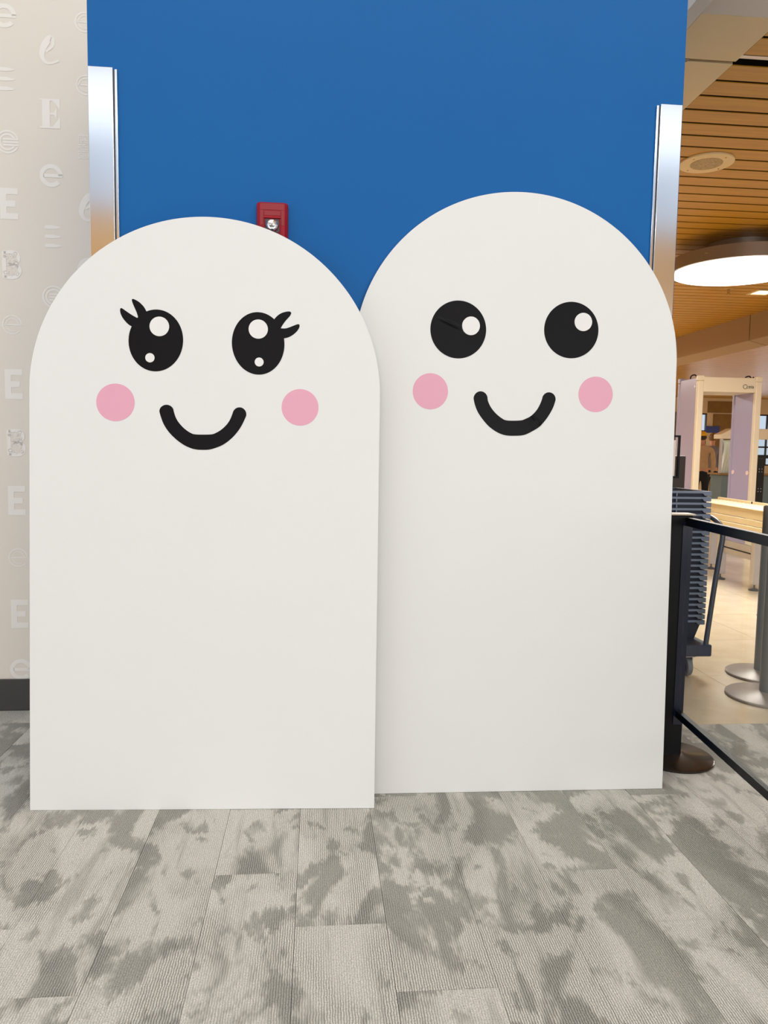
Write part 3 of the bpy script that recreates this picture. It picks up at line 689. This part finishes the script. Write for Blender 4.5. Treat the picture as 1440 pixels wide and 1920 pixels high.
# ------------------------------------------------------------------ black barrier with a clear panel
bx, by = 1.530, 2.950
ex, ey = 1.405, 1.45
dv = Vector((ex-bx, ey-by, 0)); blen = dv.length; ang = math.atan2(dv.y, dv.x)
br = thing('panel_barrier', 'black post barrier with clear panel beside the taller white board', 'barrier', (bx, by, 0), (0, 0, ang))
for px in (0.0, blen):
    p = MB(); p.box(px-0.036, px+0.036, -0.085, 0.020, 0.012, 1.045); po = p.build('post', M_BLACK, br, bevel=0.004)
    MB().box(px+0.0362, px+0.040, -0.022, 0.018, 0.16, 1.02).build('reflection_strip', M_NAVY_REFL, po)  # blue reflection on the glossy post face, painted as a navy strip
    MB().box(px-0.040, px+0.040, -0.089, 0.030, 1.0455, 1.052).build('cap', M_CAPTOP, po, bevel=0.002)
    MB().lathe([(0.165, 0.0005), (0.168, 0.008), (0.160, 0.014), (0.05, 0.024), (0.04, 0.03)], (px, 0, 0), 64).build('base', M_BASEBLK, br)
MB().box(0.0365, blen-0.0365, -0.012, 0.012, 1.003, 1.038).build('top_rail', M_BLACK, br, bevel=0.002)
MB().box(0.0365, blen-0.0365, -0.012, 0.012, 0.190, 0.220).build('bottom_rail', M_BLACK, br, bevel=0.002)
o = MB().box(0.041, blen-0.037, -0.003, 0.003, 0.2205, 1.0025).build('clear_panel', M_GLASS, br); o['label'] = 'clear see-through barrier panel'

# ------------------------------------------------------------------ tray cart and its stack of trays
ct = thing('tray_cart', 'dark navy wheeled cart with bent grey push handle under the tray stack', 'cart', (1.95, 4.28, 0))
MB().box(-0.40, 0.335, -0.27, 0.31, 0.130, 0.200).build('deck', M_CART, ct, bevel=0.008)
for sx, sy in ((0.22, -0.2), (0.22, 0.2), (-0.3, -0.2), (-0.3, 0.2)):
    cs = MB(); cs.box(sx-0.035, sx+0.035, sy-0.035, sy+0.035, 0.118, 0.1295); cs.box(sx-0.03, sx-0.024, sy-0.02, sy+0.02, 0.05, 0.118); cs.box(sx+0.024, sx+0.03, sy-0.02, sy+0.02, 0.05, 0.118)
    co = cs.build('caster', M_STEEL, ct)
    MB().lathe([(0.042, -0.018), (0.056, -0.014), (0.058, 0), (0.056, 0.014), (0.042, 0.018)], (sx, sy, 0.0585), 32, 'x').build('tyre', M_RUBBER, co)
    MB().lathe([(0.040, -0.020), (0.041, 0.0), (0.040, 0.020)], (sx, sy, 0.0585), 24, 'x').build('wheel_hub', M_WHEELHUB, co)
hp = [(0.305, -0.25, 0.19), (0.335, -0.25, 0.50), (0.362, -0.25, 0.74), (0.378, -0.24, 0.83), (0.386, -0.20, 0.885), (0.388, -0.08, 0.925), (0.388, 0.12, 0.925), (0.386, 0.24, 0.885), (0.378, 0.28, 0.83), (0.362, 0.29, 0.74), (0.335, 0.29, 0.50), (0.305, 0.29, 0.19)]
MB().tube(catmull(hp, 6), 0.015, 12).build('handle', M_TUBE, ct)
TW, TD, DEP = 0.62, 0.43, 0.118
def tray_meshes():
    # rim flange with deeper corner lugs
    rm = MB(); t_ = 0.012
    for q in ((-TW/2, TW/2, -TD/2, -TD/2+t_), (-TW/2, TW/2, TD/2-t_, TD/2), (-TW/2, -TW/2+t_, -TD/2+t_, TD/2-t_), (TW/2-t_, TW/2, -TD/2+t_, TD/2-t_)):
        rm.box(q[0], q[1], q[2], q[3], DEP-0.012, DEP)
    for sx in (-1, 1):
        for sy in (-1, 1):
            x0, x1 = sorted((sx*TW/2, sx*(TW/2-0.052))); y0, y1 = sorted((sy*TD/2, sy*(TD/2-0.012)))
            rm.prism([(x0, DEP-0.0121), (x1, DEP-0.0121), (x1 - (0.012 if sx < 0 else 0), DEP-0.026), (x0 + (0.012 if sx > 0 else 0), DEP-0.026)], y0, y1, 'y')
            x0, x1 = sorted((sx*TW/2, sx*(TW/2-0.012))); y0, y1 = sorted((sy*(TD/2-0.0125), sy*(TD/2-0.08)))
            rm.box(x0, x1, y0, y1, DEP-0.026, DEP-0.0121)
    a = rm.mesh('rim', M_TRAY)
    bd = bmesh.new(); o_ = []; i_ = []
    for (ins, z) in ((0.013, DEP-0.001), (0.040, 0.0)):
        o_.append([bd.verts.new((sx*(TW/2-ins), sy*(TD/2-ins), z)) for sx, sy in ((-1, -1), (1, -1), (1, 1), (-1, 1))])
        i_.append([bd.verts.new((sx*(TW/2-ins-0.003), sy*(TD/2-ins-0.003), max(z, 0.003))) for sx, sy in ((-1, -1), (1, -1), (1, 1), (-1, 1))])
    for S in (o_, i_):
        for k in range(4): bd.faces.new([S[0][k], S[0][(k+1) % 4], S[1][(k+1) % 4], S[1][k]])
        bd.faces.new(S[1])
    for k in range(4): bd.faces.new([o_[0][k], o_[0][(k+1) % 4], i_[0][(k+1) % 4], i_[0][k]])
    bmesh.ops.recalc_face_normals(bd, faces=bd.faces)
    me = bpy.data.meshes.new('bin'); bd.to_mesh(me); bd.free(); me.materials.append(M_CART)
    return a, me, None
TR, TB, TRB = tray_meshes()
TRB = MB().box(-0.003, 0.003, -TD/2+0.0005, -TD/2+0.010, DEP-0.030, DEP-0.0122).mesh('rib', M_TRAY)
ORD = 'second third fourth fifth sixth seventh eighth ninth tenth eleventh twelfth thirteenth fourteenth fifteenth sixteenth seventeenth eighteenth nineteenth twentieth twenty-first twenty-second twenty-third'.split()
NT, DZ = 24, 0.0332
for k in range(NT):
    if k == NT-1: lab = 'slate blue plastic tray, topmost of the stack on the cart'
    elif k == 0: lab = 'slate blue plastic tray, lowest of the stack, resting on the cart deck'
    else: lab = 'slate blue plastic tray, %s from the top of the stack on the cart' % ORD[NT-2-k]
    t = thing('security_tray', lab, 'tray', (1.983+random.uniform(-.0012, .0012), 4.335+random.uniform(-.0012, .0012), 0.2605-0.06+k*DZ + 0.0005), (0, 0, 0), 'stacked security trays')
    link('rim', TR, t); link('bin', TB, t)
    for x in (-0.1, 0.1): link('rib', TRB, t, (x, 0, 0))
ztop = 0.2010+(NT-1)*DZ
tag(MB().box(-0.02, 0.22, -0.16, 0.12, 0.0, 0.0015).build('paper_sheet', M_PAPER, None, (1.983, 4.335, ztop+0.0035)), 'white sheet of paper lying in the topmost tray', 'paper')
# sign standing behind the trays and the brown pedestal
sg = thing('framed_sign', 'black framed notice sign with pale paper standing above the trays', 'sign', (2.05, 4.62, 0))
mb = MB(); mb.box(-0.015, 0.015, -0.01, 0.01, 0.02, 1.14); mb.build('stem', M_BLACK, sg)
MB().lathe([(0.11, 0.0005), (0.11, 0.01), (0.02, 0.02)], (0, 0, 0), 32).build('base', M_BLACK, sg)
mb = MB(); mb.box(-0.285, 0.285, -0.012, 0.004, 1.405, 1.417); mb.box(-0.285, 0.285, -0.012, 0.004, 1.14, 1.152); mb.box(-0.285, -0.273, -0.012, 0.004, 1.152, 1.405); mb.box(0.273, 0.285, -0.012, 0.004, 1.152, 1.405)
mb.build('frame', M_BLACK, sg)
po = MB().box(-0.262, 0.258, -0.006, -0.002, 1.153, 1.385).build('paper', M_PAPER, sg, bevel=0.002)
for k in range(7): MB().box(-0.2, 0.215+0.012*math.sin(k*2.3), -0.0068, -0.0062, 1.335-0.021*k, 1.343-0.021*k).build('text_line', M_INK, po)
tag(MB().box(2.13, 2.435, 4.72, 4.98, 0.001, 1.285).build('pedestal', M_BROWN, bevel=0.006), 'dark brown laminate pedestal behind the tray stack', 'pedestal')

# ------------------------------------------------------------------ grey stanchions
for (x, y, r, lab) in ((2.428, 3.685, 0.212, 'grey round-based stanchion post nearest the carpet edge'), (2.635, 4.07, 0.198, 'grey round-based stanchion post behind the other stanchion')):
    t = thing('stanchion_post', lab, 'stanchion', (x, y, 0), (0, 0, 0), 'grey stanchions')
    MB().lathe([(r-0.004, 0.0005), (r, 0.004), (r, 0.012), (r-0.006, 0.016), (0.06, 0.030), (0.05, 0.034)], seg=72).build('base', M_GREYBASE, t)
    MB().lathe([(0.044, 0.0345), (0.044, 0.94)], seg=32).build('post', M_GREYPOST, t)
    MB().lathe([(0.044, 0.9405), (0.044, 1.0), (0.038, 1.008)], seg=32).build('belt_head', M_GREYPOST, t)

# ------------------------------------------------------------------ roller conveyor
cang = math.radians(86)
cv_ = thing('roller_conveyor', 'cream roller conveyor table on a steel leg frame beyond the tray stack', 'conveyor', (3.87, 5.40, 0), (0, 0, cang))
# local x runs along the table (away), local y to the left
LEN, WID = 2.7, 0.50
MB().box(0, LEN, -0.024, 0.0, 0.715, 0.800).build('side_rail', M_CREAM, cv_, bevel=0.004)
MB().box(0, LEN, -0.018, 0.006, 0.655, 0.710).build('side_rail', M_CREAM, cv_, bevel=0.004)
MB().box(0, LEN, -0.012, 0.012, 0.590, 0.650).build('side_rail', M_CREAM, cv_, bevel=0.004)
MB().box(0, LEN, -0.030, 0.012, 0.8005, 0.808).build('side_lip', M_CREAM, cv_, bevel=0.002)
for a, b_ in ((0, 1.93), (1.96, LEN)):
    MB().box(a, b_, -WID-0.03, -WID, 0.70, 0.815).build('far_rail', M_CREAM, cv_, bevel=0.004)
MB().box(1.931, 1.959, -WID-0.02, -WID-0.002, 0.72, 0.812).build('rail_joint', M_BLACK, cv_)
rl = MB().lathe([(0.008, -WID+0.002), (0.026, -WID+0.003), (0.026, -0.034), (0.008, -0.033)], seg=14, axis='y').mesh('roller', M_ROLLER)
k = 0.05
while k < LEN: link('roller', rl, cv_, (k, 0, 0.765)); k += 0.085
for lx, ly in ((0.25, -0.08), (0.25, -0.42), (1.29, -0.23), (1.92, -0.20), (2.6, -0.42)):
    lo = MB().box(lx-0.035, lx+0.035, ly-0.035, ly+0.035, 0.06, 0.70).build('leg', M_STEEL, cv_, bevel=0.003)
    MB().lathe([(0.05, 0.0005), (0.052, 0.012), (0.02, 0.022), (0.008, 0.024), (0.008, 0.06)], (lx, ly, 0), 24).build('levelling_foot', M_TUBE, lo)
for z0, z1 in ((0.29, 0.345), (0.355, 0.42), (0.50, 0.58)):
    MB().box(1.326, 1.884, -0.235, -0.195, z0, z1).build('cross_bar', M_STEEL, cv_)
MB().tube([(1.33, -0.19, 0.35), (1.88, -0.19, 0.35)], 0.006, 8).build('cable', M_BLACK, cv_)
t = thing('bollard_post', 'short cream square post standing between the stanchions and the conveyor', 'post', (3.64, 5.56, 0))
MB().box(-0.055, 0.055, -0.05, 0.05, 0.012, 0.66).build('shaft', M_CREAM, t, bevel=0.006)
MB().box(-0.075, 0.075, -0.07, 0.07, 0.0005, 0.0115).build('foot_plate', M_STEEL, t, bevel=0.002)
MB().box(-0.058, 0.058, -0.053, 0.053, 0.6605, 0.675).build('cap', M_CREAM, t, bevel=0.003)

# ------------------------------------------------------------------ walk-through metal detector
dt = thing('metal_detector', 'walk-through metal detector gate with mauve panels and cream header', 'metal detector', (5.06, 8.8, 0))
HW, DP = 0.36, 0.52
for s in (-1, 1):
    x0, x1 = sorted((s*(HW-0.02), s*(HW+0.05)))
    po = MB().box(x0+0.004, x1-0.004, 0.056, DP-0.056, 0.02, 2.235).build('side_panel', M_MAUVE, dt, bevel=0.006)
    for y, mt_ in ((0.0, M_DETBEIGE), (DP-0.055, M_MAUVE)):
        MB().box(x0-0.004, x1+0.004, y, y+0.055, 0.001, 2.20).build('post', mt_, dt, bevel=0.012, segs=3)
        MB().box(x0-0.006, x1+0.006, y-0.002, y+0.057, 2.201, 2.262).build('post_cap', mt_, dt, bevel=0.008)
    if s > 0:
        for y in (0.10, 0.42): MB().lathe([(0.026, -0.006), (0.028, 0.0)], (x0+0.0035, y, 1.07), 24, 'x').build('indicator_lens', M_PINKLED, po)
    else: MB().lathe([(0.014, -0.004), (0.016, 0)], (x0+0.0035, 0.09, 2.13), 20, 'x').build('bolt', M_STEEL, po)
    MB().tube(catmull([(s*HW+0.0, 0.30, 2.234), (s*HW-0.01, 0.27, 2.275), (s*HW+0.03, 0.25, 2.29), (s*HW+0.05, 0.22, 2.25), (s*HW+0.03, 0.16, 2.27), (s*HW, 0.12, 2.237)], 5), 0.008, 8).build('cable_hook', M_BLACK, dt)
hd = MB().box(-HW+0.021, HW-0.021, 0.004, DP-0.004, 2.065, 2.245).build('header', M_DETBEIGE, dt, bevel=0.006)
def text_part(txt, size, loc, parent, mt, name='lettering'):
    cu = bpy.data.curves.new(name, 'FONT'); cu.body = txt; cu.size = size; cu.extrude = 0.0008; cu.align_x = 'CENTER'; cu.align_y = 'CENTER'
    ob = bpy.data.objects.new(name, cu); C.objects.link(ob)
    dg = bpy.context.evaluated_depsgraph_get(); me = bpy.data.meshes.new_from_object(ob.evaluated_get(dg)); bpy.data.objects.remove(ob)
    me.materials.clear(); me.materials.append(mt)
    return link(name, me, parent, loc, (PI/2, 0, 0))
text_part('ceia', 0.062, (0.26, 0.0025, 2.135), hd, M_BLACK)
MB().tube([(0.196+0.026*math.cos(math.radians(a)), 0.0025, 2.135+0.026*math.sin(math.radians(a))) for a in range(40, 330, 10)], 0.003, 6).build('logo_ring', M_BLACK, hd)

# ------------------------------------------------------------------ equipment rack, booth
rk = thing('equipment_rack', 'black perforated equipment rack frame beside the metal detector', 'rack', (6.27, 10.0, 0))
MB().box(-0.055, 0.055, 0, 0.05, 0.001, 1.25).build('upright', M_CABINET, rk); MB().box(0.55, 0.66, 0, 0.05, 0.001, 1.25).build('upright', M_CABINET, rk)
MB().box(-0.055, 0.66, 0, 0.05, 1.2505, 1.30).build('top_bar', M_CABINET, rk); MB().box(0.056, 0.549, 0.01, 0.04, 0.30, 0.345).build('cross_bar', M_CABINET, rk)
for x in (-0.02, 0.02):
    for z in (0.78, 0.82, 1.06, 1.10): MB().lathe([(0.006, -0.004), (0.007, -0.0005)], (x, 0, z), 8, 'y').build('screw', M_SCREW, rk)
bo = thing('inspection_booth', 'cream-framed inspection booth with glass and hung plastic sheet behind the detector', 'booth', (7.95, 14.0, 0))
MB().box(-0.15, 1.4, -0.3, 0.1, 0.001, 0.90).build('counter', M_TEAL, bo, bevel=0.005)
MB().box(-0.20, 1.45, -0.34, 0.14, 0.9005, 0.935).build('worktop', M_WOODDARK, bo, bevel=0.004)
for x in (-0.20, 1.38):
    MB().box(x, x+0.045, -0.30, -0.255, 0.9355, 1.60).build('frame_post', M_STEEL, bo)
MB().prism([(-0.22, 1.60), (1.46, 1.60), (1.46, 1.80), (0.02, 1.80), (-0.22, 1.68)], -0.32, -0.06, 'y').build('canopy', M_DETBEIGE, bo, bevel=0.008)
MB().box(-0.154, 1.379, -0.282, -0.276, 0.9355, 1.599).build('glass_pane', M_GLASS, bo)
mb = bmesh.new(); grid = []
for i in range(25):
    row = []
    for j in range(17):
        u, v = i/24, j/16
        x = -0.10 + 0.62*u*(1-0.15*math.sin(PI*v)) + 0.03*math.sin(v*5); z = 1.58 - 0.66*v - 0.06*math.sin(PI*u)*v
        row.append(mb.verts.new((x, -0.20+0.05*math.sin(u*22+v*3)*(0.3+v)*0.8, z)))
    grid.append(row)
for i in range(24):
    for j in range(16): mb.faces.new([grid[i][j], grid[i+1][j], grid[i+1][j+1], grid[i][j+1]])
me = bpy.data.meshes.new('plastic_sheet'); mb.to_mesh(me); mb.free(); me.shade_smooth(); me.materials.append(M_SHEET)
so = link('plastic_sheet', me, bo); md = so.modifiers.new('thickness', 'SOLIDIFY'); md.thickness = 0.003

# ------------------------------------------------------------------ people
def skin(name, joints, edges, mt, parent, sub=2):
    me = bpy.data.meshes.new(name); me.from_pydata([j[0] for j in joints], edges, [])
    ob = bpy.data.objects.new(name, me); C.objects.link(ob)
    sm = ob.modifiers.new('skin', 'SKIN'); ob.modifiers.new('sub', 'SUBSURF').levels = sub
    for i, j in enumerate(joints):
        r = j[1]; sv = me.skin_vertices[0].data[i]; sv.radius = r if isinstance(r, tuple) else (r, r); sv.use_root = (i == 0)
    dg = bpy.context.evaluated_depsgraph_get(); m2 = bpy.data.meshes.new_from_object(ob.evaluated_get(dg)); bpy.data.objects.remove(ob)
    m2.name = name; m2.shade_smooth(); m2.materials.clear(); m2.materials.append(mt)
    return link(name, m2, parent)
def ellipsoid(mb, c, rx, ry, rz, z_from=-1.0, seg=24, rings=14):
    R = []
    for i in range(rings+1):
        t = z_from + (1-z_from)*i/rings; a = math.asin(max(-1, min(1, t)))
        R.append([mb.bm.verts.new((c[0]+rx*math.cos(a)*math.cos(2*PI*k/seg), c[1]+ry*math.cos(a)*math.sin(2*PI*k/seg), c[2]+rz*t)) for k in range(seg)])
    for i in range(rings):
        for k in range(seg): mb.bm.faces.new([R[i][k], R[i][(k+1) % seg], R[i+1][(k+1) % seg], R[i+1][k]])
    mb.bm.faces.new(R[0][::-1])
    bmesh.ops.remove_doubles(mb.bm, verts=mb.bm.verts, dist=1e-5)
    return mb
def person(loc, rz, label, coat, cap, hair):
    # faces local +y; the viewer sees the back
    t = thing('person', label, 'person', loc, (0, 0, rz))
    J = [((0, 0, 0.95), (0.12, 0.09)), ((0, 0.0, 1.2), (0.12, 0.09)), ((0, -0.01, 1.40), (0.13, 0.09)), ((0, 0.0, 1.50), 0.055), ((0, 0.02, 1.57), 0.055), ((0, 0.03, 1.64), (0.075, 0.09)), ((0, 0.03, 1.72), (0.072, 0.085))]
    E_ = [(i, i+1) for i in range(6)]
    for s in (-1, 1):
        b0 = len(J)
        J += [((s*0.19, 0, 1.39), 0.052), ((s*0.235, -0.02, 1.12), 0.042), ((s*0.245, 0.03, 0.88), 0.03), ((s*0.245, 0.045, 0.82), (0.022, 0.035))]
        E_ += [(2, b0), (b0, b0+1), (b0+1, b0+2), (b0+2, b0+3)]
        for f, (dx, dy, ln) in enumerate(((0.0, 0.035, 0.07), (0.004, 0.012, 0.085), (0.004, -0.010, 0.08), (0.0, -0.030, 0.065))):
            q = len(J); J += [((s*0.245+s*dx, 0.045+dy*0.8, 0.785), 0.009), ((s*0.243, 0.05+dy, 0.785-ln*0.5), 0.009), ((s*0.235, 0.055+dy, 0.785-ln), 0.008)]
            E_ += [(b0+3, q), (q, q+1), (q+1, q+2)]
        q = len(J); J += [((s*0.228, 0.085, 0.82), 0.010), ((s*0.220, 0.10, 0.785), 0.009)]; E_ += [(b0+3, q), (q, q+1)]
        l0 = len(J); J += [((s*0.09, 0, 0.88), 0.085), ((s*0.10, 0.01, 0.50), 0.055), ((s*0.105, -0.01, 0.10), 0.038), ((s*0.11, 0.10, 0.035), (0.03, 0.028))]
        E_ += [(0, l0), (l0, l0+1), (l0+1, l0+2), (l0+2, l0+3)]
    body = skin('body', J, E_, M_SKIN, t)
    # face
    MB().lathe([(0.001, 0.0), (0.012, -0.012), (0.014, -0.02)], (0, 0.125+0.01, 1.655), 10, 'y').build('nose', M_SKIN, body)
    for s in (-1, 1):
        ellipsoid(MB(), (s*0.03, 0.108, 1.685), 0.011, 0.008, 0.008, seg=10, rings=6).build('eye', M_HIGH, body)
        ellipsoid(MB(), (s*0.078, 0.02, 1.665), 0.012, 0.02, 0.033, seg=10, rings=6).build('ear', M_SKIN, body)
    MB().box(-0.022, 0.022, 0.108, 0.114, 1.612, 1.619).build('mouth', mat('lips', (150, 80, 72), 0.6), body)
    JJ = [((0, 0, 0.92), (0.185, 0.125)), ((0, 0, 1.08), (0.175, 0.12)), ((0, -0.01, 1.28), (0.19, 0.125)), ((0, -0.01, 1.42), (0.15, 0.10)), ((0, 0.0, 1.50), (0.075, 0.07))]
    EE = [(i, i+1) for i in range(4)]
    for s in (-1, 1):
        q = len(JJ); JJ += [((s*0.205, 0, 1.385), 0.075), ((s*0.245, -0.02, 1.12), 0.062), ((s*0.252, 0.025, 0.90), 0.048)]
        EE += [(3, q), (q, q+1), (q+1, q+2)]
    skin('jacket', JJ, EE, coat, t)
    JT = [((0, 0, 0.97), (0.15, 0.11)), ((0, 0, 0.88), (0.15, 0.11))]; ET = [(0, 1)]
    for s in (-1, 1):
        q = len(JT); JT += [((s*0.10, 0, 0.76), 0.095), ((s*0.105, 0.01, 0.48), 0.075), ((s*0.108, -0.01, 0.08), 0.062)]; ET += [(1, q), (q, q+1), (q+1, q+2)]
        ellipsoid(MB(), (s*0.11, 0.06, 0.0), 0.05, 0.145, 0.085, z_from=0.01).build('shoe', M_SHOE, t)
    skin('trousers', JT, ET, M_TROUSER, t)
    if cap:
        mb = MB(); ellipsoid(mb, (0, 0.02, 1.715), 0.098, 0.115, 0.10, z_from=-0.1); co = mb.build('cap', M_CAP, t)
        MB().prism([(-0.08, 0.10), (0.08, 0.10), (0.06, 0.19), (0, 0.21), (-0.06, 0.19)], 1.708, 1.716, 'z').build('brim', M_CAP, co)
        ellipsoid(MB(), (0, 0.005, 1.675), 0.088, 0.092, 0.075, z_from=-0.9).build('hair', hair, t)
    else:
        ellipsoid(MB(), (0, 0.015, 1.70), 0.095, 0.108, 0.105, z_from=-0.75).build('hair', hair, t)
    return t
person((8.62, 16.0, 0), -0.25, 'person in yellow cap and tan jacket standing with back turned', M_JACKET, True, M_HAIRD)
person((9.52, 17.2, 0), -0.5, 'brown-haired person in grey standing beyond the person in the yellow cap', M_SHIRT, False, M_HAIR)
